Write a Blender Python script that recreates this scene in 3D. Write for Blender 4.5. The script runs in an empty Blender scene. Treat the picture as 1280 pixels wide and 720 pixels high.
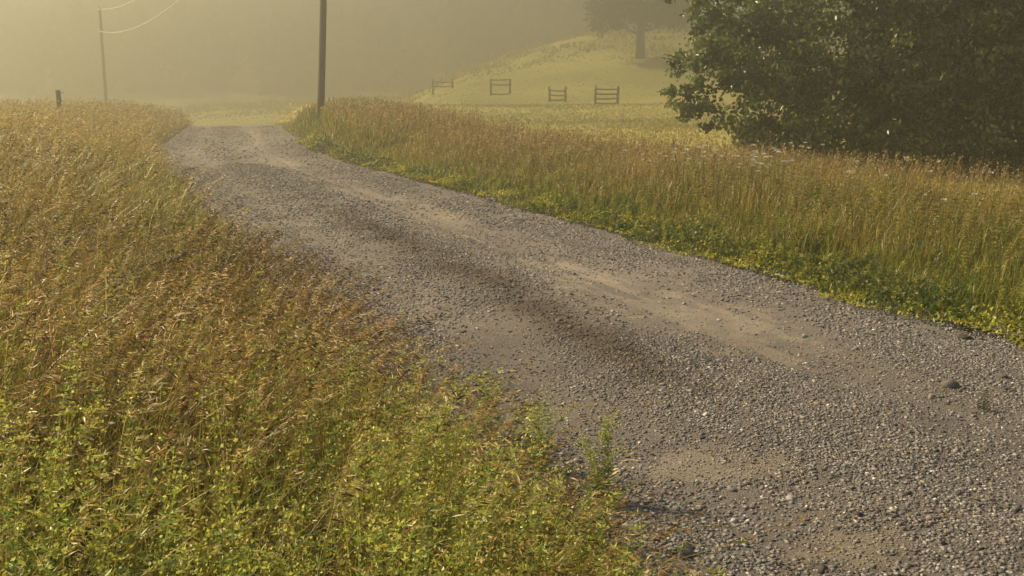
import bpy, bmesh, math
import numpy as np
from mathutils import Vector, Matrix

rng = np.random.default_rng(11)
scene = bpy.context.scene
COL = scene.collection
R = math.radians

# ------------------------------------------------------------------ helpers
def S(t):
    t = np.clip(t, 0, 1)
    return t * t * (3 - 2 * t)

_tab = np.random.default_rng(5).random((256, 256))
def vnoise(x, y, s=1.0):
    """smooth value noise 0..1, feature size s metres"""
    x = np.asarray(x, float) / s + 37.2; y = np.asarray(y, float) / s + 91.7
    xi = np.floor(x).astype(int); yi = np.floor(y).astype(int)
    fx = S(x - xi); fy = S(y - yi)
    a = _tab[xi % 256, yi % 256]; b = _tab[(xi + 1) % 256, yi % 256]
    c = _tab[xi % 256, (yi + 1) % 256]; d = _tab[(xi + 1) % 256, (yi + 1) % 256]
    return (a * (1 - fx) + b * fx) * (1 - fy) + (c * (1 - fx) + d * fx) * fy
def fbm(x, y, s=1.0):
    return .55 * vnoise(x, y, s) + .28 * vnoise(y + 13, x, s / 2.1) + .17 * vnoise(x + 5, y + 71, s / 4.3)

def link_mesh(name, verts, quads=None, tris=None, mat=None, col=None, parent=None, smooth=False):
    """one mesh object from numpy arrays; col = per-vertex RGB"""
    me = bpy.data.meshes.new(name)
    verts = np.ascontiguousarray(verts, dtype=np.float32)
    nq = 0 if quads is None else len(quads); nt = 0 if tris is None else len(tris)
    me.vertices.add(len(verts)); me.vertices.foreach_set('co', verts.ravel())
    loops = []
    if nq: loops.append(np.asarray(quads, np.int32).ravel())
    if nt: loops.append(np.asarray(tris, np.int32).ravel())
    loops = np.concatenate(loops)
    me.loops.add(len(loops)); me.loops.foreach_set('vertex_index', loops)
    me.polygons.add(nq + nt)
    st = np.concatenate([np.arange(nq) * 4, nq * 4 + np.arange(nt) * 3]).astype(np.int32)
    me.polygons.foreach_set('loop_start', st)
    me.polygons.foreach_set('loop_total', np.concatenate([np.full(nq, 4), np.full(nt, 3)]).astype(np.int32))
    if smooth: me.polygons.foreach_set('use_smooth', np.ones(nq + nt, bool))
    if col is not None:
        at = me.color_attributes.new('tint', 'FLOAT_COLOR', 'POINT')
        c4 = np.ones((len(verts), 4), np.float32); c4[:, :3] = col
        at.data.foreach_set('color', c4.ravel())
    me.update(calc_edges=True)
    if mat: me.materials.append(mat)
    o = bpy.data.objects.new(name, me); COL.objects.link(o)
    if parent: o.parent = parent
    return o

class MB:
    """collects pieces into one mesh"""
    def __init__(s): s.v = []; s.q = []; s.t = []; s.c = []; s.n = 0
    def add(s, v, q=None, t=None, c=None):
        v = np.asarray(v, float).reshape(-1, 3)
        s.v.append(v)
        if q is not None and len(q): s.q.append(np.asarray(q) + s.n)
        if t is not None and len(t): s.t.append(np.asarray(t) + s.n)
        if c is not None: s.c.append(np.broadcast_to(np.asarray(c, float), v.shape))
        s.n += len(v)
    def tube(s, pts, rad, n=8, c=None):
        pts = np.asarray(pts, float); rad = np.broadcast_to(rad, len(pts))
        tg = np.gradient(pts, axis=0); tg /= np.linalg.norm(tg, axis=1)[:, None] + 1e-9
        ref = np.array([0, 0, 1.]) if abs(tg[0, 2]) < .9 else np.array([1., 0, 0])
        vs = []
        for p, d, r in zip(pts, tg, rad):
            a = np.cross(d, ref); a /= np.linalg.norm(a) + 1e-9; b = np.cross(d, a)
            th = np.arange(n) / n * 2 * math.pi
            vs.append(p + r * (np.cos(th)[:, None] * a + np.sin(th)[:, None] * b))
        m = len(pts); vs = np.concatenate(vs + [pts[:1], pts[-1:]])
        i = np.arange(m - 1)[:, None] * n; j = np.arange(n)[None]; k = (j + 1) % n
        q = np.stack([i + j, i + k, i + n + k, i + n + j], -1).reshape(-1, 4)
        j = np.arange(n); k = (j + 1) % n
        t = np.concatenate([np.stack([np.full(n, m * n), k, j], -1),
                            np.stack([np.full(n, m * n + 1), (m - 1) * n + j, (m - 1) * n + k], -1)])
        s.add(vs, q, t, c)
    def box(s, cx, cy, cz, sx, sy, sz, c=None):
        g = np.array([[x, y, z] for z in (-.5, .5) for y in (-.5, .5) for x in (-.5, .5)])
        s.add(g * [sx, sy, sz] + [cx, cy, cz],
              [[0, 2, 3, 1], [4, 5, 7, 6], [0, 1, 5, 4], [2, 6, 7, 3], [0, 4, 6, 2], [1, 3, 7, 5]], c=c)
    def build(s, name, mat, parent=None, smooth=False):
        return link_mesh(name, np.concatenate(s.v), np.concatenate(s.q) if s.q else None,
                         np.concatenate(s.t) if s.t else None, mat,
                         np.concatenate(s.c) if s.c else None, parent, smooth)

def tag(o, label=None, cat=None, group=None, kind=None):
    if label: o['label'] = label
    if cat: o['category'] = cat
    if group: o['group'] = group
    if kind: o['kind'] = kind
    return o
def empty(name, loc, label, cat, group=None):
    o = bpy.data.objects.new(name, None); COL.objects.link(o); o.location = loc
    o.empty_display_size = .2
    return tag(o, label, cat, group)
def copy_tree(o, parent=None):
    c = o.copy(); COL.objects.link(c)
    if parent is not None: c.parent = parent
    for ch in list(o.children): copy_tree(ch, c)
    return c

# ------------------------------------------------------------------ materials
def mat(name):
    m = bpy.data.materials.new(name); m.use_nodes = True
    nt = m.node_tree; p = nt.nodes['Principled BSDF']; return m, nt, p
def node(nt, typ, **kw):
    n = nt.nodes.new(typ)
    for k, v in kw.items():
        if k in n.inputs: n.inputs[k].default_value = v
        else: setattr(n, k, v)
    return n

def foliage_mat(name, transl=.35, rough=.5, spec=.35, gain=1.0):
    m, nt, p = mat(name)
    at = node(nt, 'ShaderNodeAttribute', attribute_name='tint')
    hs = node(nt, 'ShaderNodeHueSaturation'); hs.inputs['Value'].default_value = gain
    nt.links.new(at.outputs['Color'], hs.inputs['Color'])
    nt.links.new(hs.outputs['Color'], p.inputs['Base Color'])
    p.inputs['Roughness'].default_value = rough
    p.inputs['Specular IOR Level'].default_value = spec
    tr = node(nt, 'ShaderNodeBsdfTranslucent'); nt.links.new(hs.outputs['Color'], tr.inputs['Color'])
    mx = node(nt, 'ShaderNodeMixShader'); mx.inputs[0].default_value = transl
    nt.links.new(p.outputs[0], mx.inputs[1]); nt.links.new(tr.outputs[0], mx.inputs[2])
    nt.links.new(mx.outputs[0], nt.nodes['Material Output'].inputs['Surface'])
    return m
M_grass = foliage_mat('grass_blades', .45, .36, .5)
M_weed = foliage_mat('weed_leaves', .48, .36, .5)
M_leaf = foliage_mat('tree_leaves', .48, .32, .6)
M_far = foliage_mat('far_leaves', .25, .6, .2)

def tint_mat(name, rough=.9, noise=None, bump=0.0, bscale=30, spec=.2):
    m, nt, p = mat(name)
    at = node(nt, 'ShaderNodeAttribute', attribute_name='tint')
    src = at.outputs['Color']
    tc = node(nt, 'ShaderNodeTexCoord')
    if noise:
        nz = node(nt, 'ShaderNodeTexNoise', Scale=noise, Detail=8, Roughness=.75)
        nt.links.new(tc.outputs['Object'], nz.inputs['Vector'])
        rp = node(nt, 'ShaderNodeMapRange'); rp.inputs['From Min'].default_value = .3; rp.inputs['From Max'].default_value = .7
        rp.inputs['To Min'].default_value = .65; rp.inputs['To Max'].default_value = 1.35
        nt.links.new(nz.outputs[0], rp.inputs[0])
        mul = node(nt, 'ShaderNodeVectorMath', operation='SCALE')
        nt.links.new(src, mul.inputs[0]); nt.links.new(rp.outputs[0], mul.inputs['Scale']); src = mul.outputs[0]
    nt.links.new(src, p.inputs['Base Color'])
    p.inputs['Roughness'].default_value = rough; p.inputs['Specular IOR Level'].default_value = spec
    if bump:
        b1 = node(nt, 'ShaderNodeTexNoise', Scale=bscale, Detail=10, Roughness=.75)
        nt.links.new(tc.outputs['Object'], b1.inputs['Vector'])
        bp = node(nt, 'ShaderNodeBump', Strength=1.0, Distance=bump)
        nt.links.new(b1.outputs[0], bp.inputs['Height']); nt.links.new(bp.outputs[0], p.inputs['Normal'])
    return m
M_ground = tint_mat('meadow_soil', .95, 3, .03, 12)
M_road = tint_mat('gravel_dirt', .92, 45, .018, 70, .25)
M_rock = tint_mat('crushed_stone', .8, 60, .002, 200, .3)

def wood_mat(name, c1, c2, sx=40, sz=2.5, bump=.006):
    m, nt, p = mat(name)
    tc = node(nt, 'ShaderNodeTexCoord'); mp = node(nt, 'ShaderNodeMapping')
    mp.inputs['Scale'].default_value = (sx, sx, sz)
    nt.links.new(tc.outputs['Object'], mp.inputs['Vector'])
    nz = node(nt, 'ShaderNodeTexNoise', Scale=1, Detail=8, Roughness=.65)
    nt.links.new(mp.outputs[0], nz.inputs['Vector'])
    cr = node(nt, 'ShaderNodeValToRGB'); cr.color_ramp.elements[0].position = .3; cr.color_ramp.elements[1].position = .7
    cr.color_ramp.elements[0].color = (*c1, 1); cr.color_ramp.elements[1].color = (*c2, 1)
    nt.links.new(nz.outputs[0], cr.inputs[0]); nt.links.new(cr.outputs[0], p.inputs['Base Color'])
    bp = node(nt, 'ShaderNodeBump', Strength=1, Distance=bump)
    nt.links.new(nz.outputs[0], bp.inputs['Height']); nt.links.new(bp.outputs[0], p.inputs['Normal'])
    p.inputs['Roughness'].default_value = .85
    return m
M_pole = wood_mat('weathered_pole_wood', (.07, .045, .028), (.15, .10, .065))
M_post = wood_mat('grey_fence_wood', (.025, .018, .012), (.06, .045, .03))
M_bark = wood_mat('tree_bark', (.03, .022, .016), (.085, .065, .05), 9, 2, .03)
def flat_mat(name, c, rough=.5, metal=0.):
    m, nt, p = mat(name)
    nz = node(nt, 'ShaderNodeTexNoise', Scale=25, Detail=4)
    tc = node(nt, 'ShaderNodeTexCoord'); nt.links.new(tc.outputs['Object'], nz.inputs['Vector'])
    cr = node(nt, 'ShaderNodeValToRGB')
    cr.color_ramp.elements[0].color = (c[0] * .8, c[1] * .8, c[2] * .8, 1); cr.color_ramp.elements[1].color = (*c, 1)
    nt.links.new(nz.outputs[0], cr.inputs[0]); nt.links.new(cr.outputs[0], p.inputs['Base Color'])
    p.inputs['Roughness'].default_value = rough; p.inputs['Metallic'].default_value = metal
    return m
M_wire = flat_mat('bright_aluminium_wire', (.75, .72, .66), .35, .6)
M_metal = flat_mat('galvanised_steel', (.4, .4, .4), .5, .8)
M_porc = flat_mat('brown_porcelain', (.12, .06, .035), .25)
M_petal = flat_mat('white_petals', (.8, .78, .7), .6)

# ------------------------------------------------------------------ terrain
_cy = np.array([-60, 3.05, 6.11, 10.58, 14.57, 18.77, 23.2, 26.3, 29.4, 34.5, 39.3, 43.6, 47.8, 60, 80, 120.])
_cx = np.array([27.3, 2.24, 1.04, -.72, -2.27, -4.0, -5.75, -6.95, -7.85, -9.05, -10.36, -11.45, -12.6, -16.2, -23.5, -42.])
_yy = np.linspace(-60, 120, 1801)
_xx = np.interp(_yy, _cy, _cx)
_k = np.exp(-.5 * (np.arange(-40, 41) / 14.) ** 2); _k /= _k.sum()
_xx[40:-40] = np.convolve(_xx, _k, 'valid')
def cx(y): return np.interp(y, _yy, _xx)
HW = 2.05
def strip_w(y):                       # width of the tall grass strip right of the road
    return np.interp(y, [0, 8, 18, 26, 36, 46, 60], [5.6, 5.1, 4.5, 3.8, 2.7, .9, .5])
def base_z(x, y):
    lat = x - cx(y)
    z = (-2.6 * S((y - 45) / 40) + 2.2 * S((y - 72) / 55)) * (1 - S((x + 16 - (y - 46) * .02) / 12))
    z = z + 7.4 * S((y - 80) / 44) * (.62 * S((x + 13) / 24) + .38 * S((x + 38) / 52)) + .5 * S((y - 55) / 20) * S((x + 12) / 6)
    z = z + 24 * S((y - 165) / 140)
    z = z + 1.9 * np.exp(-((x + 12.6) / 5.2) ** 2 - ((y - 69) / 12) ** 2) * S((lat - 1.5) / 4)
    z = z + .56 * S((lat - HW) / 1.0) * S((y - 21) / 11) * (1 - S((lat - 4) / 5)) * (1 - S((y - 38) / 12))
    z = z + .42 * S((-lat - HW) / 3.2) * (1 - S((y - 40) / 25))
    z = z + .04 * S((lat - HW) / 2.0) - .24 * S((lat - HW - 4.5) / 8) * (1 - S((y - 50) / 25))
    off = S((np.abs(lat) - HW + .2) / 1.5)
    z = z + off * ((fbm(x, y, 5) - .5) * .16 + (fbm(x, y, 22) - .5) * .35 * S(np.abs(lat) / 25))
    return z
def road_rel(x, y):
    lat = x - cx(y)
    z = -.03 * (np.abs(lat) / HW) ** 2
    w = (fbm(x, y * .35, 1.4) - .5)
    z = z - .035 * np.exp(-((lat - .62) / .34) ** 2) - .028 * np.exp(-((lat + 1.2) / .33) ** 2)
    z = z + .012 * np.exp(-((lat + .48) / .4) ** 2)
    z = z + w * .05 + (vnoise(x, y, .22) - .5) * .02
    # the tread print left along the middle strip
    tm = np.exp(-((lat + .47) / .13) ** 2) * S((y - 5.6) / .6) * (1 - S((y - 11.5) / 1.5))
    z = z + tm * .007 * np.sin(y * 2 * math.pi / .17 + 2 * w)
    return z
def dirt_mask(x, y):
    """0 = loose dark stone, 1 = bare pale compacted dirt"""
    lat = x - cx(y)
    n = fbm(x + .4 * y, y, 1.1)
    d = .55 * np.exp(-((lat - .62) / .36) ** 2) + .4 * np.exp(-((lat + 1.2) / .35) ** 2)
    d = d * S((n - .28) / .35) * S((y - 4) / 4)
    for px, py, rx, ry, a in ((.85, 4.15, .45, .22, 1.), (1.18, 3.32, .28, .14, 1.), (1.5, 6.75, .3, .4, .75), (1.2, 7.6, .2, .8, .4),
                              (-.05, 4.75, .4, .3, .7), (2.9, 4.0, .6, .2, .6), (.35, 8.6, .25, 1.4, .7), (-6.2, 22.5, 1.2, 1.6, .8), (-8.0, 28, .8, 3, .6)):
        d = d + a * np.exp(-((x - px) / rx) ** 2 - ((y - py) / ry) ** 2) * (.45 + .9 * fbm(x, y, .35))
    d = d - .55 * np.exp(-((lat + .47) / .22) ** 2) - .5 * S((np.abs(lat) - 1.5) / .4)
    d = d + .95 * S((fbm(lat * 9, y * .5, 1.) - .40) / .2) * np.exp(-((lat - .5) / .5) ** 2) * S((y - 4.5) / 2)
    d = d * (.45 + 1.1 * fbm(x, y, .18)) * (.6 + .8 * vnoise(x, y, .07))
    d = S((d + (fbm(x + 3, y, .22) - .5) * 1.0 + (vnoise(x, y, .05) - .5) * .5 - .30) / .8)
    return np.clip(d, 0, 1)
def streak(x, y):
    """the dark damp strip of loose debris along the middle"""
    lat = x - cx(y) + (vnoise(x, y, .5) - .5) * .22
    return np.exp(-((lat + .46) / .26) ** 2) * S((fbm(x, y, .6) - .08) / .4) * S((y - 4.6) / 1.4) * (1 - .8 * S((y - 10.5) / 5)) * .9
def loose(x, y):
    """how much loose stone lies on the packed surface"""
    lat = x - cx(y)
    k = 1 - .72 * np.exp(-((lat - .62) / .5) ** 2) - .6 * np.exp(-((lat + 1.2) / .4) ** 2)
    k = k * (.25 + 1.3 * S((fbm(x + 7, y * .6, 1.3) - .25) / .4)) + .35 * S((4.6 - y) / 1.5) + .3 * streak(x, y)
    return np.clip(k, .1, 1)
def surf_z(x, y):
    lat = np.abs(x - cx(y))
    return base_z(x, y) + np.where(lat < HW + .25, road_rel(x, y) * S((HW + .25 - lat) / .3), 0)

def grid_obj(name, xs, ys, zf, colf, m):
    X, Y = np.meshgrid(xs, ys); Z = zf(X, Y)
    v = np.stack([X, Y, Z], -1).reshape(-1, 3)
    nx = len(xs); i = (np.arange(len(ys) - 1)[:, None] * nx + np.arange(nx - 1)[None]).reshape(-1)
    q = np.stack([i, i + 1, i + 1 + nx, i + nx], -1)
    return link_mesh(name, v, q, None, m, colf(X, Y).reshape(-1, 3), None, True)

def lerp(a, b, t): t = np.asarray(t)[..., None]; return np.asarray(a) * (1 - t) + np.asarray(b) * t
def ground_col(X, Y):
    lat = X - cx(Y)
    n = fbm(X, Y, 6)
    c = lerp((.075, .07, .028), (.13, .105, .045), n)
    past = S((lat - HW - strip_w(Y)) / 1.5) * (X > cx(Y))
    past = np.maximum(past, S((Y - 46) / 10))
    pc = lerp((.27, .25, .065), (.44, .37, .11), S((fbm(X, Y * 1.5, 9) - .25) / .5))
    sw_ = np.exp(-((X + 13.5) / 7) ** 2 - ((Y - 68) / 16) ** 2); pc = lerp(pc, (.56, .45, .13), .8 * sw_)  # straw bank beyond the crest, its sunlit brightness painted into the colour
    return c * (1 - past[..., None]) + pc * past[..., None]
u = np.linspace(-1, 1, 420); gx = np.sinh(u * 5.2) / np.sinh(5.2) * 290 - 3
u = np.linspace(0, 1, 420); gy = -55 + 415 * (np.sinh((u - .32) * 5.4) - np.sinh(-.32 * 5.4)) / (np.sinh(.68 * 5.4) - np.sinh(-.32 * 5.4))
def gz(x, y):
    lat = np.abs(x - cx(y))
    return base_z(x, y) - .12 * S((HW + .5 - lat) / .5) * (y < 118)
ground = grid_obj('ground', gx, gy, gz, ground_col, M_ground); tag(ground, kind='structure')

# road: a strip that follows the centreline
yr = np.concatenate([np.linspace(-20, 2, 60), np.linspace(2.05, 9, 340), 9 + (np.linspace(0, 1, 420)[1:] ** 1.4) * 31, np.linspace(40.2, 115, 220)])
lr = np.linspace(-HW - .35, HW + .35, 150)
L, Y = np.meshgrid(lr, yr); X = L + cx(Y)
Z = base_z(X, Y) + road_rel(X, Y) - .11 * S((np.abs(L) - HW) / .35)
i = (np.arange(len(yr) - 1)[:, None] * len(lr) + np.arange(len(lr) - 1)[None]).reshape(-1)
q = np.stack([i, i + 1, i + 1 + len(lr), i + len(lr)], -1)
D = dirt_mask(X, Y)
rc = lerp((.20, .175, .158), (.32, .265, .215), D * .75) * (.8 + .4 * fbm(X, Y, .6))[..., None]
rc = rc * (1 - streak(X, Y)[..., None] * np.array([.45, .52, .6])) * (.75 + .5 * fbm(X, Y * .5, 2.0))[..., None]
road = link_mesh('road', np.stack([X, Y, Z], -1).reshape(-1, 3), q, None, M_road, rc.reshape(-1, 3), None, True)
tag(road, kind='structure')

# ------------------------------------------------------------------ stones
IV = np.array([[x, y, z] for z in (-.7, .7) for y in (-.7, .7) for x in (-.7, .7)])
IT = np.array([[0, 2, 3], [0, 3, 1], [4, 5, 7], [4, 7, 6], [0, 1, 5], [0, 5, 4], [2, 6, 7], [2, 7, 3], [0, 4, 6], [0, 6, 2], [1, 3, 7], [1, 7, 5]])
def rand_rot(n):
    qn = rng.normal(size=(n, 4)); qn /= np.linalg.norm(qn, axis=1)[:, None]; w, x, y, z = qn.T
    return np.stack([1 - 2 * (y * y + z * z), 2 * (x * y - z * w), 2 * (x * z + y * w), 2 * (x * y + z * w), 1 - 2 * (x * x + z * z),
                     2 * (y * z - x * w), 2 * (x * z - y * w), 2 * (y * z + x * w), 1 - 2 * (x * x + y * y)], -1).reshape(-1, 3, 3)
def in_view(x, y, m=.09, side=1.3):
    return (y > 1.2) & (np.abs(x) < (.4925 + m) * y + side)
def stone_cols(n):
    pal = np.array([(.14, .13, .126), (.21, .195, .19), (.28, .26, .25), (.06, .054, .05), (.30, .25, .205), (.52, .49, .45)])
    k = rng.choice(6, n, p=[.26, .28, .2, .12, .11, .03])
    return pal[k] * rng.uniform(.8, 1.2, (n, 1))
gv, gt, gc, nn = [], [], [], 0
def scatter_stones(n, y0, y1, smin, smax, pw):
    global nn
    y = y0 + (y1 - y0) * rng.random(n); lat = rng.uniform(-HW - .25, HW + .3, n); lat = np.where(lat > 1.85, lat + (fbm(y, y * 0, .8) - .5) * .5, lat); x = cx(y) + lat
    d = dirt_mask(x, y)
    keep = (rng.random(n) > .55 * d) & in_view(x, y, .07, 2.6)
    clump = fbm(x, y, .5); keep &= (rng.random(n) < .1 + 1.3 * clump) & (rng.random(n) < loose(x, y))
    x, y, d = x[keep], y[keep], d[keep]; n = len(x)
    s = smin + (smax - smin) * rng.random(n) ** pw
    s *= np.where(d > .3, .8, 1)
    v = (IV[None] + rng.normal(0, .24, (n, 8, 3))) * rng.uniform(.55, 1.25, (n, 1, 3))
    v = np.einsum('nij,nkj->nki', rand_rot(n), v) * s[:, None, None]; v[..., 2] *= .6
    v += np.stack([x, y, surf_z(x, y) + s * .08], -1)[:, None]
    gv.append(v.reshape(-1, 3)); gt.append((np.arange(n)[:, None, None] * 8 + IT[None]).reshape(-1, 3) + nn)
    sk = streak(x, y)[:, None]; cc = stone_cols(n); cc = cc * (1 - .35 * d[:, None]) + np.array([.32, .265, .215]) * .35 * d[:, None]
    cc = cc * (1 - sk * np.array([.45, .52, .6])); gc.append(np.repeat(cc, 8, 0)); nn += n * 8
scatter_stones(170000, 2.2, 6.5, .003, .0105, 1.7)
scatter_stones(1100, 2.2, 8, .011, .024, 2.2)
scatter_stones(80000, 6.5, 12, .005, .014, 1.7)
scatter_stones(34000, 12, 22, .008, .022, 2.0)
scatter_stones(7000, 22, 46, .015, .035, 2.0)
gravel = link_mesh('gravel', np.concatenate(gv), None, np.concatenate(gt), M_rock, np.concatenate(gc))
tag(gravel, kind='stuff', label='loose grey crushed stone lying on the dirt road', cat='gravel')

def stone(x, y, s, label, c, flat=.65):
    bm = bmesh.new(); bmesh.ops.create_icosphere(bm, subdivisions=3, radius=1)
    v = np.array([p.co[:] for p in bm.verts]); t = np.array([[q.index for q in f.verts] for f in bm.faces]); bm.free()
    for _ in range(14):                                   # plane cuts give broken faces
        nrm = rng.normal(size=3); nrm /= np.linalg.norm(nrm); d = rng.uniform(.55, .85)
        e = v @ nrm - d; v = v - np.where(e > 0, e, 0)[:, None] * nrm * .95
    v = v + rng.normal(0, .012, v.shape); v = v * np.array([1.15, .85, flat]) * s
    o = link_mesh('stone', v, None, t, M_rock, np.broadcast_to(np.array(c) * 1., v.shape))
    o.location = (x, y, float(surf_z(np.array(x), np.array(y))) + s * flat * .25)
    o.rotation_euler = (rng.uniform(-.15, .15), rng.uniform(-.15, .15), rng.uniform(0, 6))
    return tag(o, label, 'stone', 'larger stones on the road')
stone(2.30, 5.27, .055, 'dark lone stone near the right road edge, larger of two lying side by side', (.12, .108, .098))
stone(2.62, 5.38, .04, 'small dark stone beside the larger one, farthest right on the road', (.11, .10, .092))
stone(.58, 3.27, .036, 'rounded grey stone standing out of the gravel beside the near roadside weeds', (.15, .14, .13), .9)
stone(2.83, 6.32, .06, 'flat dark stone half under the green verge on the right road edge', (.05, .038, .032), .45)
stone(-3.35, 22.6, .17, 'flat brown stone at the foot of the far right verge', (.09, .055, .04), .35)

# ------------------------------------------------------------------ grass makers
def unit(v): return v / (np.linalg.norm(v, axis=-1, keepdims=True) + 1e-9)
class Grass:
    def __init__(s): s.m = MB()
    def blades(s, p, h, lean, az, w, c0, c1, seg=3):
        """curved tapering blades; p (N,3), az = direction they lean to"""
        n = len(p)
        if n == 0: return
        t = np.linspace(0, 1, seg + 1)
        dirv = np.stack([np.cos(az), np.sin(az), 0 * az], -1)
        fa = rng.uniform(0, 2 * math.pi, n); side = np.stack([np.cos(fa), np.sin(fa), 0 * fa], -1)
        hx = (lean * h)[:, None] * t[None] ** 2; hz = h[:, None] * (t[None] - .33 * np.minimum(lean, 1.3)[:, None] * t[None] ** 2.4)
        ctr = p[:, None] + dirv[:, None] * hx[..., None]; ctr[..., 2] += hz
        pr = np.sqrt(np.clip(1 - t ** 1.6, 0, 1)) * .5
        off = side[:, None] * (w[:, None] * pr[None])[..., None]
        a = ctr - off; b = ctr + off
        v = np.concatenate([np.stack([a, b], 2)[:, :-1].reshape(n, -1, 3), ctr[:, -1:]], 1)
        k = 2 * seg + 1
        tt = np.concatenate([np.repeat(t[:-1], 2), [1.]])
        c = c0[:, None] * (1 - tt[None, :, None]) + c1[:, None] * tt[None, :, None]
        bs = np.arange(n)[:, None, None] * k
        q = np.array([[2 * i, 2 * i + 1, 2 * i + 3, 2 * i + 2] for i in range(seg - 1)]).reshape(-1, 4)
        qq = (bs + q[None]).reshape(-1, 4) if seg > 1 else None
        tr = (bs + np.array([[2 * seg - 2, 2 * seg - 1, 2 * seg]])[None]).reshape(-1, 3)
        s.m.add(v.reshape(-1, 3), qq, tr, c.reshape(-1, 3))
        return ctr
    def diamonds(s, c, ax, ln, w, colr, fold=.25):
        """folded leaf or spikelet; c = attachment point, ax = direction"""
        n = len(c)
        if n == 0: return
        ax = unit(ax); rnd = rng.normal(size=(n, 3)); sd = unit(np.cross(ax, rnd)); up = np.cross(sd, ax)
        tip = c + ax * ln[:, None]; mid = c + ax * (ln * .42)[:, None] + up * (w * fold)[:, None]
        v = np.stack([c, mid + sd * (w * .5)[:, None], tip, mid - sd * (w * .5)[:, None]], 1)
        i = np.arange(n)[:, None] * 4
        s.m.add(v.reshape(-1, 3), None, np.concatenate([i + [0, 1, 2], i + [0, 2, 3]]), np.repeat(colr, 4, 0))
    def seeded(s, p, h, lean, az, w, c0, chead, nsp, sl, sw, headlen=.28, seg=5, droop=.8):
        """a thin stem with a nodding head of spikelets"""
        n = len(p)
        if n == 0: return
        cs = chead * .9
        s.blades(p, h, lean, az, w, c0, cs, seg)
        dirv = np.stack([np.cos(az), np.sin(az), 0 * az], -1)
        k = rng.random((n, nsp)); t = 1 - headlen * k
        hx = (lean * h)[:, None] * t ** 2; hz = h[:, None] * (t - .33 * np.minimum(lean, 1.3)[:, None] * t ** 2.4)
        c = p[:, None] + dirv[:, None] * hx[..., None]; c[..., 2] += hz
        tg = dirv[:, None] * (2 * lean[:, None] * t)[..., None]; tg[..., 2] += 1 - .8 * np.minimum(lean, 1.3)[:, None] * t ** 1.4
        ax = unit(tg) + rng.normal(0, .32, (n, nsp, 3)); ax += dirv[:, None] * (.25 * droop); ax[..., 2] -= droop * (.4 + .6 * rng.random((n, nsp)))
        c = c + rng.normal(0, 1, (n, nsp, 3)) * (sl[:, None] * .22)[..., None]
        col = np.repeat(chead[:, None], nsp, 1) * rng.uniform(.7, 1.35, (n, nsp, 1))
        s.diamonds(c.reshape(-1, 3), ax.reshape(-1, 3), np.repeat(sl, nsp) * rng.uniform(.7, 1.3, n * nsp), np.repeat(sw, nsp), col.reshape(-1, 3))
    def build(s, name, m, parent=None): return s.m.build(name, m, parent)

def pick(pal, n, jit=.2, p=None):
    pal = np.array(pal); k = rng.choice(len(pal), n, p=p)
    return np.clip(pal[k] * (1 + rng.normal(0, jit, (n, 1))) * (1 + rng.normal(0, .05, (n, 3))), .005, .9)
def edge_in(y): return .10 * (1 - S((y - 3.4) / 1.5)) - .08 * S((y - 5) / 3)
def scatter(n, y0, y1, l0, l1, side, m=.07, sd=1.2, power=1.0):
    """points at lateral offset l0..l1 beyond the road edge on one side"""
    y = y0 + (y1 - y0) * rng.random(n) ** power
    l = l0 + (l1 - l0) * rng.random(n)
    x = cx(y) + side * (HW + l) + (edge_in(y) if side < 0 else 0); k = in_view(x, y, m, sd)
    x, y, l = x[k], y[k], l[k]
    return x, y, l, np.stack([x, y, base_z(x, y) - .01], -1)

GREEN = [(.12, .16, .025), (.15, .18, .03), (.19, .20, .035), (.075, .11, .02), (.22, .205, .045)]
YGREEN = [(.38, .34, .045), (.31, .30, .04), (.44, .37, .06), (.23, .24, .035)]
STRAW = [(.50, .36, .10), (.43, .31, .08), (.62, .48, .17), (.32, .22, .06)]
HEADB = [(.30, .21, .075), (.42, .32, .11), (.14, .085, .035), (.68, .58, .32), (.085, .05, .025), (.48, .37, .12)]  # the cream entry paints white light glints on some spikelets
HEADP = [(.45, .33, .11), (.55, .42, .15), (.30, .21, .08), (.50, .40, .10), (.40, .26, .11)]

def px(y, k=.75): return y / 1040. * k          # metres one render pixel spans at distance y

# ---- left side
G = Grass()
def left_h(l, y): return .16 + .52 * S((l + .02) / .85)
for (n, y0, y1, seg) in ((30000, 1.5, 4.6, 4), (42000, 4.6, 8.5, 3), (52000, 8.5, 18, 3), (60000, 18, 34, 2), (42000, 34, 62, 2)):
    wide = min(.62 * y1 + 4, 24)
    x, y, l, p = scatter(n, y0, y1, -.1, wide, -1); m = len(x)
    l = l + (fbm(x, y, .8) - .5) * .5
    k = l > 0; x, y, l, p = x[k], y[k], l[k], p[k]; m = len(x)
    h = left_h(l, y) * rng.uniform(.35, 1.0, m) * (.55 + .8 * fbm(x, y, .45))
    w = np.maximum(rng.uniform(.004, .0095, m), px(y, .9) * rng.uniform(.8, 1.3, m))
    az = rng.normal(-.1, 1.3, m)
    f = S((fbm(x, y, 2.6) - .3) / .4)                  # green patches and dry patches
    near = 1 - S((y - 2.8) / 1.2); dry = np.clip(f * .6 + .75 * S((y - 14) / 10) - .5 * near, 0, 1)
    isd = rng.random(m) < .15 + .6 * dry
    c1 = np.where(isd[:, None], pick(STRAW, m), np.where((rng.random(m) < .55)[:, None], pick(YGREEN, m), pick(GREEN, m)))
    c0 = c1 * .35 + pick(GREEN, m) * .3  # blade feet darkened: shade of the gaps between clumps painted into the tint
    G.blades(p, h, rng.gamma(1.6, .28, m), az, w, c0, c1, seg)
tall = G.build('tall_grass', M_grass); tag(tall, kind='stuff', label='thick green and straw coloured grass left of the road', cat='grass')

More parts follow.
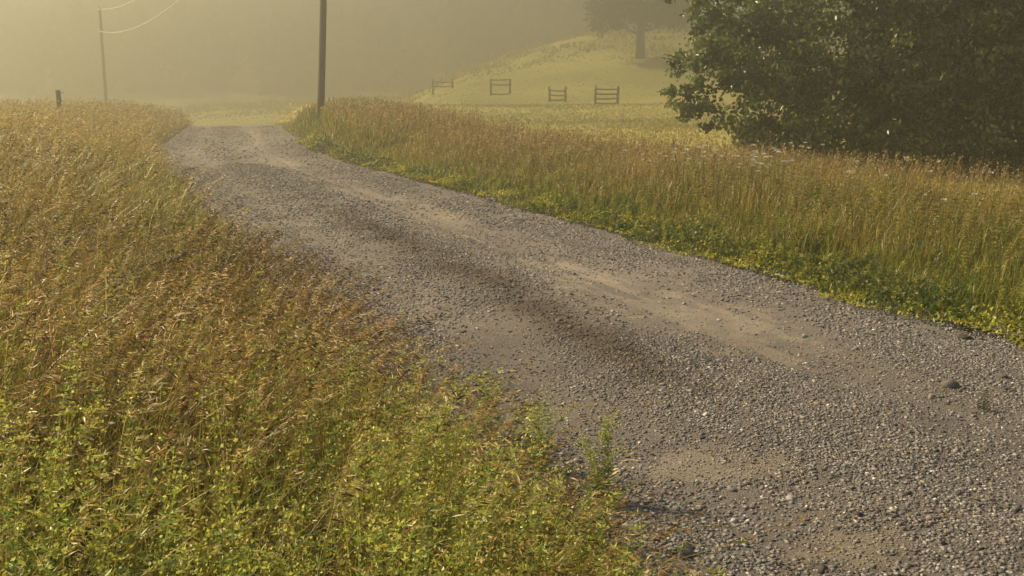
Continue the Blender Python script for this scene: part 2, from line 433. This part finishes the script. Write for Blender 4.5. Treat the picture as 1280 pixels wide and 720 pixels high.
G = Grass()
for (n, y0, y1, nsp, seg) in ((1700, 1.6, 3.2, 16, 6), (14500, 2.9, 6.6, 22, 6), (10000, 6.4, 12, 11, 5), (12000, 12, 24, 6, 4), (14000, 24, 60, 4, 3)):
    wide = min(.62 * y1 + 4, 24)
    x, y, l, p = scatter(n, y0, y1, .1, wide, -1)
    f = fbm(x, y, 1.1); k = rng.random(len(x)) < np.where(y < 12, .25 + 1.0 * S((f - .35) / .2), .95) * (1 - .75 * S((1.9 - l) / .8) * S((y - 6.2) / 1.5) * (1 - S((y - 15) / 6)))
    x, y, l, p = x[k], y[k], l[k], p[k]; m = len(x)
    h = (left_h(l, y) + .1) * rng.uniform(.78, 1.18, m)
    w = np.maximum(.0028, px(y, .6)) * np.ones(m)
    az = rng.normal(-.15, .75, m)
    far = S((y - 9) / 8)[:, None]
    ch = pick(HEADB, m) * (1 - far) + pick(HEADP, m) * far
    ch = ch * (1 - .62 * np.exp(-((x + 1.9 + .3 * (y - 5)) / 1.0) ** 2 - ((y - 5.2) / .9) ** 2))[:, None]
    sl = np.maximum(rng.uniform(.015, .027, m), px(y, 2.2)); sw = np.maximum(rng.uniform(.0032, .005, m), px(y, .95))
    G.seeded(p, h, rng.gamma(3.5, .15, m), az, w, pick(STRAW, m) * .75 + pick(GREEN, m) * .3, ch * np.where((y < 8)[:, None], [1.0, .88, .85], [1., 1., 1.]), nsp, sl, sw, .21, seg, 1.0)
m = 150; y = 2.2 + 5 * rng.random(m); l = .8 + 2.6 * rng.random(m); x = cx(y) - HW - l
G.blades(np.stack([x, y, base_z(x, y)], -1), rng.uniform(.75, 1.05, m), rng.uniform(.5, 1.1, m), rng.normal(.2, 1.2, m), np.full(m, .0038), pick(STRAW, m), pick([(.72, .58, .28), (.6, .46, .2)], m), 7)
seed = G.build('seeding_grass', M_grass); tag(seed, kind='stuff', label='nodding brown seed heads above the grass left of the road', cat='grass')

# ---- right strip
G = Grass()
def right_h(l, y): return .10 + .48 * S((l - .1) / (2.9 - 2.1 * S((y - 20) / 12)))
for (n, y0, y1, seg) in ((36000, 3.5, 9, 3), (46000, 9, 18, 3), (52000, 18, 32, 2), (20000, 32, 45, 2)):
    x, y, l, p = scatter(n, y0, y1, -.08, 5.4, 1)
    l = l + (fbm(x, y, 1.2) - .5) * 1.1
    k = (l > 0) & (l < strip_w(y) + .3); x, y, l, p = x[k], y[k], l[k], p[k]; m = len(x)
    h = right_h(l, y) * rng.uniform(.35, 1.0, m) * (.35 + 1.2 * fbm(x, y, .7))
    w = np.maximum(rng.uniform(.003, .007, m), px(y, .85) * rng.uniform(.8, 1.3, m))
    dry = .15 + S((l - .7) / 2.4) * .6 + 1.0 * (fbm(x, y, 1.6) - .5)
    isd = rng.random(m) < dry
    c1 = np.where(isd[:, None], pick(STRAW, m), np.where((rng.random(m) < .5)[:, None], pick(YGREEN, m), pick(GREEN, m)))
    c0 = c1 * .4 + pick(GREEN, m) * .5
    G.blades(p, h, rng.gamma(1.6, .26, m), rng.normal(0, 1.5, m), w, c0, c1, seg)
for (n, y0, y1, nsp) in ((4600, 4.5, 12, 9), (10500, 12, 22, 6), (10500, 22, 36, 4), (3000, 36, 45, 3)):
    x, y, l, p = scatter(n, y0, y1, .75, 5.4, 1)
    k = (l < strip_w(y) + .4) & (rng.random(len(x)) < .12 + .88 * S((l - .7 + (fbm(x, y, 1.5) - .5) * 2) / 2.0)); x, y, l, p = x[k], y[k], l[k], p[k]; m = len(x)
    h = (right_h(l, y) + .08) * rng.uniform(.62, 1.18, m) * (.6 + .75 * fbm(x, y, 1.0))
    sl = np.maximum(rng.uniform(.010, .017, m), px(y, 1.9)); sw = np.maximum(.004, px(y, .95)) * np.ones(m)
    G.seeded(p, h, rng.gamma(2.2, .11, m), rng.normal(0, 1.2, m), np.maximum(.002, px(y, .5)) * np.ones(m),
             pick(GREEN, m) * .5 + pick(STRAW, m) * .5, (pick(HEADP, m) * .5 + pick(HEADB, m) * .5) * [.88, .84, .95], nsp, sl, sw, .32, 4, .35)
field = G.build('field_grass', M_grass); tag(field, kind='stuff', label='golden brown field grass along the right of the road', cat='grass')

# ---- low clover like cover on the right road edge
G = Grass()
x, y, l, p = scatter(24000, 4.0, 34, -.24, .42, 1, power=1.6)
l2 = l + (fbm(x, y, .9) - .5) * .8; k = l2 > -.03; x, y, l, p = x[k], y[k], l2[k], p[k]; m = len(x)
hh = .02 + .16 * S(l / .5) * rng.random(m) * (.4 + 1.2 * fbm(x, y, .45)); p[:, 2] += hh
ax = rng.normal(0, 1, (m, 3)); ax[:, 2] = np.abs(ax[:, 2]) * .5 + .1
c = np.where((S((fbm(x, y, .8) - .4) / .25) > rng.random(m))[:, None], pick([(.46, .45, .05), (.52, .47, .06), (.36, .38, .045)], m),
             pick([(.07, .11, .022), (.05, .08, .02), (.12, .15, .028), (.17, .15, .05)], m))
s_ = np.maximum(rng.uniform(.018, .04, m), px(y, 2.2)); G.diamonds(p, ax, s_, s_ * .7, c)
cover = G.build('ground_cover', M_weed); tag(cover, kind='stuff', label='low bright green leaves creeping along the right road edge', cat='ground cover')

# ---- pasture: short pale grass behind the strip and on the hill
G = Grass()
for (n, y0, y1) in ((26000, 10, 40), (60000, 40, 80), (52000, 80, 135)):
    y = y0 + (y1 - y0) * rng.random(n); x = rng.uniform(-.62, .62, n) * y
    lat = x - cx(y); k = np.where(y < 46, lat > HW + strip_w(y) - .2, np.abs(lat) > 2.2)
    x, y = x[k], y[k]; m = len(x); p = np.stack([x, y, base_z(x, y) - .02], -1)
    pn = S((fbm(x, y * 1.5, 9) - .25) / .5) * .6 + .4 * S((fbm(x + y, y * 2.2, 14) - .3) / .4)
    c = pick([(.36, .31, .085), (.42, .35, .11), (.33, .29, .08)], m, .1) * (.8 + .35 * pn[:, None])
    sw_ = np.exp(-((x + 13.5) / 7) ** 2 - ((y - 68) / 16) ** 2)[:, None]; c = c * (1 - .8 * sw_) + np.array([.56, .45, .13]) * .8 * sw_  # blades on the same straw bank, painted brighter as if sunlit
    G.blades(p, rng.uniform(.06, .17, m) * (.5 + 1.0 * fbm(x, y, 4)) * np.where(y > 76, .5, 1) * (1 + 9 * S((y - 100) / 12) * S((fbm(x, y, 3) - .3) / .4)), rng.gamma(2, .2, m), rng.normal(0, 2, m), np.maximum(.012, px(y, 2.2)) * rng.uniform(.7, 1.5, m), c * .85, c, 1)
past = G.build('pasture_grass', M_grass); tag(past, kind='stuff', label='short pale pasture grass running up the hill', cat='grass')

# ---- leafy weeds mixed into the near left verge
def weed_mesh(G, p, h, az, lean, nwh=10, per=7, ll=.022, flower=.5, green=None, fcol=None):
    n = len(p)
    green = pick([(.28, .33, .07), (.38, .41, .08), (.17, .23, .05), (.48, .44, .11)], n) if green is None else green
    w = np.full(n, .0026)
    G.blades(p, h, lean, az, w, green * .7, green, 5)
    dirv = np.stack([np.cos(az), np.sin(az), 0 * az], -1)
    t = np.tile(np.linspace(.12, .98, nwh)[None], (n, 1)) + rng.normal(0, .012, (n, nwh))
    hx = (lean * h)[:, None] * t ** 2; hz = h[:, None] * (t - .33 * np.minimum(lean, 1.3)[:, None] * t ** 2.4)
    c = p[:, None] + dirv[:, None] * hx[..., None]; c[..., 2] += hz
    a = rng.uniform(0, 6.28, (n, nwh, 1)) + np.arange(per)[None, None] / per * 6.28
    ax = np.stack([np.cos(a), np.sin(a), rng.uniform(.05, .8, a.shape)], -1)
    cc = np.repeat(c[:, :, None], per, 2); size = ll * (1.25 - .75 * t)[..., None] * rng.uniform(.7, 1.3, a.shape)
    col = np.broadcast_to(green[:, None, None], ax.shape) * rng.uniform(.7, 1.35, a.shape)[..., None]
    G.diamonds(cc.reshape(-1, 3), ax.reshape(-1, 3), size.ravel(), size.ravel() * .23, col.reshape(-1, 3))
    return c
def flower_heads(G, c, k0, nfl, spread, size, colr):
    """tiny flower specks round the upper whorls"""
    top = c[:, k0:].reshape(-1, 3); n = len(top)
    q = np.repeat(top, nfl, 0) + rng.normal(0, 1, (n * nfl, 3)) * spread
    ax = rng.normal(0, 1, q.shape); ax[:, 2] = np.abs(ax[:, 2])
    s_ = size * rng.uniform(.6, 1.3, len(q)); G.diamonds(q, ax, s_, s_ * .8, pick(colr, len(q), .15))
FLY = [(.55, .53, .09), (.45, .47, .07), (.62, .60, .18)]
G = Grass()
x, y, l, p = scatter(3100, 1.5, 4.3, .1, 3.8, -1)
k = (rng.random(len(x)) < S((fbm(x, y, .55) - .30) / .16)) & (rng.random(len(x)) < 1 - .94 * S((y - 2.05 - 1.5 * np.exp(-(l / .8) ** 2)) / .8)); p, y, l = p[k], y[k], l[k]; m = len(p)
c = weed_mesh(G, p, (left_h(l, y) + .07) * rng.uniform(.7, 1.15, m), rng.normal(0, 1.5, m), rng.gamma(2, .12, m), 14, 6, .029)
sel = rng.random(m) < .6; flower_heads(G, c[sel], 9, 12, .014, .008, FLY)
x, y, l, p = scatter(700, 4, 10, .15, 1.4, -1); m = len(p)
weed_mesh(G, p, left_h(l, y) * rng.uniform(.6, .95, m), rng.normal(0, 1.5, m), rng.gamma(2, .12, m), 9, 6, .025)
x, y, l, p = scatter(7500, 4.5, 20, .1, 3.4, 1); k = rng.random(len(x)) < S((fbm(x, y, .9) - .34) / .16); x, y, l, p = x[k], y[k], l[k], p[k]; m = len(p)
weed_mesh(G, p, right_h(l, y) * rng.uniform(.6, 1.2, m), rng.normal(0, 1.5, m), rng.gamma(2, .12, m), 9, 6, .042,
          green=pick([(.08, .13, .025), (.12, .16, .03), (.06, .10, .02), (.30, .30, .045), (.38, .35, .055)], m))
wd = G.build('leafy_weeds', M_weed); tag(wd, kind='stuff', label='fine leaved green weeds growing through the verges', cat='weeds')

# single weeds that stand clear of the grass
def single_weed(x, y, h, n, label, flowers=True, green=None, ll=.024, grp='weeds standing at the road edge'):
    root = empty('roadside_weed', (x, y, float(surf_z(np.array(x), np.array(y)))), label, 'weed', grp)
    G = Grass(); az = rng.uniform(0, 6.28, n); p = np.stack([rng.normal(0, .035, n), rng.normal(0, .035, n), np.full(n, -.02)], -1)
    g = pick([(.20, .27, .045), (.26, .31, .05)], n, .1) if green is None else np.broadcast_to(green, (n, 3)) * 1.
    c = weed_mesh(G, p, h * rng.uniform(.65, 1.0, n), az, rng.uniform(.1, .45, n), 14, 8, ll, green=g)
    if flowers: flower_heads(G, c, 9, 10, .014, .008, FLY)
    G.build('foliage', M_weed, root)
    return root
single_weed(.10, 4.05, .40, 12, 'tall bushy weed with yellow tips standing clear against the gravel')
single_weed(.33, 3.75, .40, 9, 'thin airy weed with pale tips reaching farthest over the road')
single_weed(.27, 3.30, .30, 12, 'low green weed at the road edge beside the rounded grey stone', False)
single_weed(-.13, 4.5, .36, 8, 'slender weed leaning over the road edge beyond the bushy weed')
single_weed(-.30, 5.1, .22, 3, 'small feathery weed on the gravel by the brown seed heads', False, (.15, .16, .06))
single_weed(2.28, 4.95, .18, 3, 'wispy weed growing out of the gravel beside the dark lone stone', False, (.12, .125, .06), .016)
single_weed(-1.52, 3.35, .80, 7, 'big blue green leafy weed at the left end of the near grass', False, (.09, .16, .05), .036)
single_weed(-1.28, 3.3, .74, 5, 'yellow green weed beside the big leafy weed in the near grass', True, (.16, .21, .04), .03)

# white flower heads over the right field grass
def flower_proto():
    root = empty('white_wildflower', (0, 0, 0), 'flat white flower head on a thin stem above the golden field grass', 'wildflower', 'white flowers in the right field grass')
    b = MB(); b.tube([(0, 0, 0), (.01, 0, .4), (.0, .01, .78)], [.004, .003, .002], 5, (.1, .13, .03)); b.build('stem', M_weed, root)
    G = Grass(); n = 60; a = rng.uniform(0, 6.28, n); r = .026 * np.sqrt(rng.random(n))
    c = np.stack([r * np.cos(a), r * np.sin(a), .78 + .015 * rng.random(n) - r * r * 4], -1)
    ax = np.stack([np.cos(a), np.sin(a), .8 + 0 * a], -1); G.diamonds(c, ax, np.full(n, .011), np.full(n, .009), np.ones((n, 3)) * .8)
    G.build('blossom', M_petal, root); return root
fp = flower_proto(); first = True
spots = []
for cxp, cyp, sx_, sy_, n in ((2.15, 12.2, .4, .7, 22), (2.95, 12.2, .3, .5, 16), (1.9, 14.0, 1.0, 1.5, 9), (4.0, 15.2, .3, .4, 5), (4.7, 11.7, .5, .5, 6), (2.9, 9.5, .7, 1.2, 5), (-.5, 17.5, 1.2, 2, 6)):
    for _ in range(n): spots.append((rng.normal(cxp, sx_), rng.normal(cyp, sy_)))
for (x, y) in spots:
    x = max(x, float(cx(y)) + HW + 1.4)
    o = fp if first else copy_tree(fp); first = False
    o.location = (x, y, float(base_z(np.array(x), np.array(y)))); o.scale = (1, 1, 1) ; s = rng.uniform(.78, 1.0); o.scale = (s, s, s); o.rotation_euler = (rng.normal(0, .08), rng.normal(0, .08), rng.uniform(0, 6))

# ------------------------------------------------------------------ trees
def limb(b, p0, p1, r0, r1, sag=.0, n=7, wob=.04):
    p0 = np.array(p0, float); p1 = np.array(p1, float); t = np.linspace(0, 1, n)[:, None]
    d = np.linalg.norm(p1 - p0)
    pts = p0 * (1 - t) + p1 * t + np.concatenate([np.zeros((1, 3)), rng.normal(0, wob * d, (n - 2, 3)), np.zeros((1, 3))])
    pts[:, 2] += sag * d * 4 * (t * (1 - t))[:, 0]
    b.tube(pts, r0 + (r1 - r0) * t[:, 0], 8); return pts
def tree(name, loc, height, trad, lobes, nclump, perclump, lsize, spread, pal, label, leafm, cat='tree', group=None, clear=.25, nlimb=None):
    """lobes: (dx, dy, z, r) crown masses relative to the trunk foot"""
    root = empty(name, loc, label, cat, group)
    b = MB(); tz = np.array([0, .08, .3, .55, .8, .95]) * height * .9
    pts = np.stack([rng.normal(0, .012 * height, 6), rng.normal(0, .012 * height, 6), tz], -1); pts[:2, :2] = 0; pts[0, 2] = -.3
    b.tube(pts, trad * np.array([1.45, 1.05, .9, .65, .35, .12]), 12)
    lob = np.array(lobes, float)
    for (dx, dy, z, r) in lob[lob[:, 3] > (.82 if lob[:, 3].min() < .5 else 0)]:
        z0 = np.clip(z * .62, clear * height * .55, height * .8)
        base = np.array([np.interp(z0, tz, pts[:, 0]), np.interp(z0, tz, pts[:, 1]), z0])
        e = np.array([dx, dy, z]); rr = trad * .42 * (1 - .6 * z0 / height)
        lp = limb(b, base, base + (e - base) * .8, rr, rr * .25, .05)
        for _ in range(3):
            o_ = lp[rng.integers(3, 6)]; limb(b, o_, e + rng.normal(0, .45, 3) * r, rr * .3, rr * .08, .02, 5)
    b.build('trunk', M_bark, root, True)
    G = Grass()
    vol = lob[:, 3] ** 1.9; k = rng.choice(len(lob), nclump, p=vol / vol.sum())
    d = unit(rng.normal(size=(nclump, 3))); rad = lob[k, 3] * (.62 + .43 * rng.random(nclump) ** .6)
    cc = lob[k, :3] + d * rad[:, None] * [1, 1, .85]
    sp = spread * rng.uniform(.6, 1.3, nclump) * np.clip(lob[k, 3] / .75, .5, 1.1)
    pc = np.repeat(cc, perclump, 0) + rng.normal(0, 1, (nclump * perclump, 3)) * np.repeat(sp, perclump)[:, None] * [1, 1, .55]
    ax = np.repeat(d, perclump, 0) * .6 + rng.normal(0, .7, pc.shape); ax[:, 2] -= .35
    n = len(pc); s_ = lsize * rng.uniform(.65, 1.25, n)
    cl = np.repeat(pick(pal, nclump, .22), perclump, 0) * rng.uniform(.8, 1.2, (n, 1))
    G.diamonds(pc, ax, s_, s_ * .62, cl, .18)
    G.build('crown', leafm, root); return root

rng = np.random.default_rng(33)
OAK = [(.10, .135, .04), (.14, .175, .052), (.065, .085, .028), (.20, .23, .075)]
# world positions of the low boughs of the near tree, then its upper crown
tx, ty = 8.3, 24.0
W = [(3.55, 22.6, 3.45, .38), (4.1, 22.7, 3.35, .5), (4.15, 22.6, 2.75, .32), (3.75, 22.5, 2.05, .40), (4.25, 22.6, 2.2, .45), (3.65, 22.5, 1.35, .34),
     (4.2, 22.5, 1.45, .42), (3.95, 22.4, .95, .28), (4.8, 22.4, 1.3, .75), (4.8, 22.4, 2.3, .8), (4.9, 22.8, 3.2, .75), (5.7, 22.2, 1.0, .8), (5.7, 22.3, 2.0, .9),
     (5.8, 22.6, 3.0, .65), (6.7, 21.9, 1.0, .9), (6.7, 21.9, 2.1, .95), (6.9, 22.2, 3.4, .9), (7.9, 21.6, 1.0, .9), (7.9, 21.7, 2.2, 1.0), (8.1, 22, 3.5, 1.0),
     (9.2, 21.6, 1.0, 1.0), (9.2, 21.7, 2.3, 1.0), (9.3, 22, 3.6, 1.1), (10.5, 21.9, 1.0, 1.0), (10.5, 22, 2.4, 1.1), (10.6, 22.3, 3.8, 1.1),
     (11.6, 22.8, 1.2, 1.1), (11.7, 22.9, 2.7, 1.2), (5.4, 22.6, .55, .5), (6.3, 22.2, .4, .6), (7.4, 21.8, .35, .65), (8.6, 21.6, .3, .7), (9.8, 21.7, .3, .7), (11, 22, .3, .8), (7.8, 24.5, .8, 1.3), (9.9, 24.5, .8, 1.3), (11.9, 24, .8, 1.2), (5.2, 24, 4.6, 1.2), (7.0, 23.4, 5.0, 1.5), (9.2, 23.4, 5.2, 1.6), (11.2, 24, 5.0, 1.4), (6.0, 25, 6.4, 1.5),
     (8.2, 24, 7.0, 1.8), (10.4, 24.6, 6.8, 1.6), (7.4, 25.2, 8.6, 1.6), (9.2, 25, 8.8, 1.5), (8.3, 24.6, 10.0, 1.3), (6.0, 26.3, 2.6, 1.3), (8.4, 26.6, 3, 1.6), (10.8, 26.4, 3, 1.5), (8.2, 27, 6, 1.6)]
z0 = float(base_z(np.array(tx), np.array(ty)))
tree('broadleaf_tree', (tx, ty, z0), 10.5, .34, [(a - tx, b_ - ty, c - z0, r) for a, b_, c, r in W], 3000, 44, .115, .165, OAK,
     'big dark leafy tree with boughs down to the golden grass, lit along its left edge', M_leaf)
tx, ty = 14.2, 26.5; z0 = float(base_z(np.array(tx), np.array(ty)))
W = [(-2.6, -1.6, 1.0, 1.1), (-2.6, -1.6, 2.6, 1.2), (-2, -2, .4, .9), (0, -2.4, .4, .9), (1.5, -2.2, .4, .9), (-1.2, -2.4, .9, 1.1), (-1.2, -2.4, 2.5, 1.3), (.4, -2.6, 1.0, 1.2), (.4, -2.6, 2.7, 1.3), (2, -2, 1.2, 1.3), (2, -2, 3, 1.4), (-2, -1, 4.2, 1.5), (0, -1.4, 4.5, 1.6),
     (2, -.5, 4.8, 1.6), (-1.2, .5, 6.4, 1.7), (1.2, .6, 6.6, 1.7), (0, .2, 8.4, 1.6), (-1.5, 1.5, 3, 1.6), (1.5, 1.5, 3, 1.6), (3, .5, 2.5, 1.4)]
tree('shade_tree', (tx, ty, z0), 9.3, .30, W, 1800, 40, .11, .19, [(.05, .07, .025), (.065, .085, .03), (.04, .055, .02)],
     'darker tree filling the right edge behind the big leafy tree', M_leaf)

tx, ty = 12.5, 104.; z0 = float(base_z(np.array(tx), np.array(ty)))
W = [(-3.6, -1, 3.4, 1.2), (-3.0, 0, 5, 1.8), (-1.4, -1, 4.4, 1.5), (-2, .5, 7, 2.1), (1.6, -.6, 4.2, 1.4), (2.8, 0, 5.2, 1.8), (4, .3, 3.8, 1.3), (.4, -.8, 5.6, 1.9), (.8, 0, 7.8, 2.3), (2.6, .3, 7.4, 1.9), (-.6, .4, 9.8, 2.1), (1.2, 0, 11.4, 1.7)]
tree('hillside_tree', (tx, ty, z0), 12.5, .40, W, 1300, 14, .34, .42, [(.06, .075, .022), (.075, .085, .028)],
     'lone round tree with a bare trunk on the pasture hill', M_far, clear=.3)

# far woods behind the valley: one hazy mass
G = Grass(); b = MB(); n = 760
wy = 185 + 120 * rng.random(n); wx = rng.uniform(-1.0, 1.0, n) * (wy * .62 + 30)
wz = base_z(wx, wy)
for x, y, z in zip(wx, wy, wz):
    H = rng.uniform(9, 14.5); wd_ = rng.uniform(2.4, 4.2); m = 150
    d = unit(rng.normal(size=(m, 3))); c = np.array([x, y, z + H * .48]) + d * (np.array([wd_, wd_, H * .5]) * (.55 + .5 * rng.random((m, 1))))
    s_ = rng.uniform(1.2, 2.6, m); G.diamonds(c, d + rng.normal(0, .7, (m, 3)), s_, s_ * .8, pick([(.05, .065, .02), (.065, .075, .025), (.045, .055, .02)], m))
    G.m.tube([(x, y, z - .3), (x, y, z + H * .5)], [.25, .12], 5, (.05, .04, .03))
wood = G.build('woodland', M_far); tag(wood, kind='stuff', label='misty dark wood across the back of the valley', cat='woodland')

# ------------------------------------------------------------------ poles, wires, fence
def utility_pole(x, y, hgt, rad, tilt, label):
    z = float(base_z(np.array(x), np.array(y)))
    root = empty('utility_pole', (x, y, z), label, 'utility pole', 'utility poles carrying the line')
    root.rotation_euler = (0, tilt, 0)
    b = MB(); t = np.linspace(0, 1, 9); b.tube(np.stack([.015 * np.sin(t * 5), 0 * t, -.4 + t * (hgt + .4)], -1), rad * (1 - .22 * t), 14); b.build('shaft', M_pole, root, True)
    for zz in (hgt - .08, hgt - 1.75):
        b = MB(); b.tube([(.0, -rad * .4, zz), (0, -rad - .10, zz + .02), (0, -rad - .12, zz + .1)], [.02, .02, .02], 6); b.build('bracket', M_metal, root)
        b = MB(); zt = zz + .1 + np.array([0, .02, .04, .07, .1, .13]); b.tube(np.stack([0 * zt, 0 * zt - rad - .12, zt], -1), [.035, .06, .04, .06, .045, .02], 10); b.build('insulator', M_porc, root, True)
    b = MB(); b.tube([(rad * .86 + .015, 0, .3), (rad * .72 + .015, 0, hgt * .9)], .012, 6); b.build('ground_wire', M_metal, root)
    return root
p1 = (-6.55, 36.0); p2 = (-34.6, 90.)
z1 = float(base_z(*map(np.array, p1))); z2 = float(base_z(*map(np.array, p2)))
utility_pole(*p1, 10.4, .125, R(3.2), 'brown wooden utility pole standing at the edge of the near field grass')
utility_pole(*p2, 8.35 - z2, .15, R(.3), 'faint thin utility pole fading into the mist on the left')
def power_line(za, zb, sag, label):
    a = np.array([p1[0] + .1, p1[1] - .2, za]); b_ = np.array([p2[0], p2[1] - .3, zb]); t = np.linspace(0, 1, 60)[:, None]
    pts = a * (1 - t) + b_ * t; pts[:, 2] -= 4 * sag * (t * (1 - t))[:, 0]
    b = MB(); b.tube(pts, .034, 6); o = b.build('power_line', M_wire, None, True); return tag(o, label, 'power line', 'wires between the two poles')
power_line(z1 + 10.35, 8.25, 1.9, 'upper bright wire running to the top of the misty pole')
power_line(z1 + 8.7, 6.45, 1.9, 'lower bright wire curving to the side of the misty pole')

def fence_brace(x, y, w, h, rails, rot, label, top=None):
    z = float(base_z(np.array(x), np.array(y)))
    root = empty('fence_brace', (x, y, z), label, 'fence', 'wooden fence braces on the pasture'); root.rotation_euler = (0, 0, rot)
    for sx_ in (-1, 1):
        b = MB(); b.tube([(sx_ * w / 2, 0, -.3), (sx_ * w / 2 + rng.normal(0, .02), 0, h * .5), (sx_ * w / 2 + rng.normal(0, .03), 0, h * rng.uniform(.97, 1.05))], [.10, .095, .09], 9); b.build('post', M_post, root)
    for r in rails:
        b = MB(); b.tube([(-w / 2 - .1, -.1, r * h + rng.normal(0, .02)), (0, -.1, r * h - .03), (w / 2 + .1, -.1, r * h + rng.normal(0, .02))], .06, 7); b.build('rail', M_post, root)
    return root
fence_brace(6.9, 77, 1.62, 1.28, (.86, .6, .34, .08), .1, 'nearest fence brace with four sagging rails, beside the dark tree')
fence_brace(3.6, 84, 1.26, 1.2, (.72, .42, .12), -.1, 'narrow fence brace with three rails, second from the dark tree')
fence_brace(-1.0, 91, 1.65, 1.35, (.93, .62, .05), .15, 'wide fence brace with a light gap under its top rail, on the misty rise')
fence_brace(-6.6, 101, 1.9, 1.2, (.75, .4), .2, 'faintest fence brace, farthest into the mist')

fx, fy = -16.3, 38.; zf = float(base_z(np.array(fx), np.array(fy)))
fpst = empty('fence_post', (fx, fy, zf), 'short dark fence post sticking out of the grass under the misty pole', 'fence post')
hp = 1.54 - zf
b = MB(); b.tube([(0, 0, -.4), (.01, 0, hp * .5), (.0, 0, hp - .02), (0, 0, hp)], [.095, .09, .085, .075], 9); b.build('shaft', M_post, fpst)
b = MB(); b.tube([(.08, 0, hp - .1), (.22, 0, hp - .09)], .012, 6); b.build('insulator', M_porc, fpst)

# ------------------------------------------------------------------ air, sky, sun, camera
hz = MB(); hz.box(0, 155, 18, 640, 440, 48); haze = hz.build('haze', None); tag(haze, kind='stuff', label='golden morning mist over the road and valley', cat='haze')
m = bpy.data.materials.new('mist'); m.use_nodes = True; nt = m.node_tree; nt.nodes.clear()
pv = node(nt, 'ShaderNodeVolumePrincipled'); out = node(nt, 'ShaderNodeOutputMaterial')
pv.inputs['Color'].default_value = (.57, .56, .47, 1); pv.inputs['Density'].default_value = .0122; pv.inputs['Anisotropy'].default_value = .68
nt.links.new(pv.outputs[0], out.inputs['Volume']); haze.data.materials.append(m)

AZ, EL = R(-66), R(38)
sd_ = Vector((math.sin(AZ) * math.cos(EL), math.cos(AZ) * math.cos(EL), math.sin(EL)))
li = bpy.data.lights.new('sun', 'SUN'); li.energy = 5; li.angle = R(.5); li.color = (1, .82, .51)
so = bpy.data.objects.new('sun', li); COL.objects.link(so); so.rotation_euler = sd_.to_track_quat('Z', 'Y').to_euler()
w = bpy.data.worlds.new('World'); scene.world = w; w.use_nodes = True; nt = w.node_tree
sk = node(nt, 'ShaderNodeTexSky', sky_type='NISHITA', sun_disc=False); sk.sun_elevation = EL; sk.sun_rotation = AZ % (2 * math.pi)
bg = nt.nodes['Background']; bg.inputs['Strength'].default_value = .06; nt.links.new(sk.outputs[0], bg.inputs['Color'])

cam = bpy.data.cameras.new('camera'); co = bpy.data.objects.new('camera', cam); COL.objects.link(co)
co.location = (0, 0, 1.5); co.rotation_euler = (R(90) - math.atan(246 / 1300), 0, 0)
cam.sensor_width = 36; cam.lens = 36 * 1300 / 1280; cam.clip_start = .05; cam.clip_end = 1500
scene.camera = co
vs = scene.view_settings; vs.view_transform = 'Standard'; vs.look = 'None'; vs.gamma = 1; vs.exposure = 1.24
cy_ = scene.cycles; cy_.max_bounces = 8; cy_.transparent_max_bounces = 16; cy_.volume_bounces = 1; cy_.use_denoising = True
cy_.diffuse_bounces = 3; cy_.glossy_bounces = 2; cy_.transmission_bounces = 4
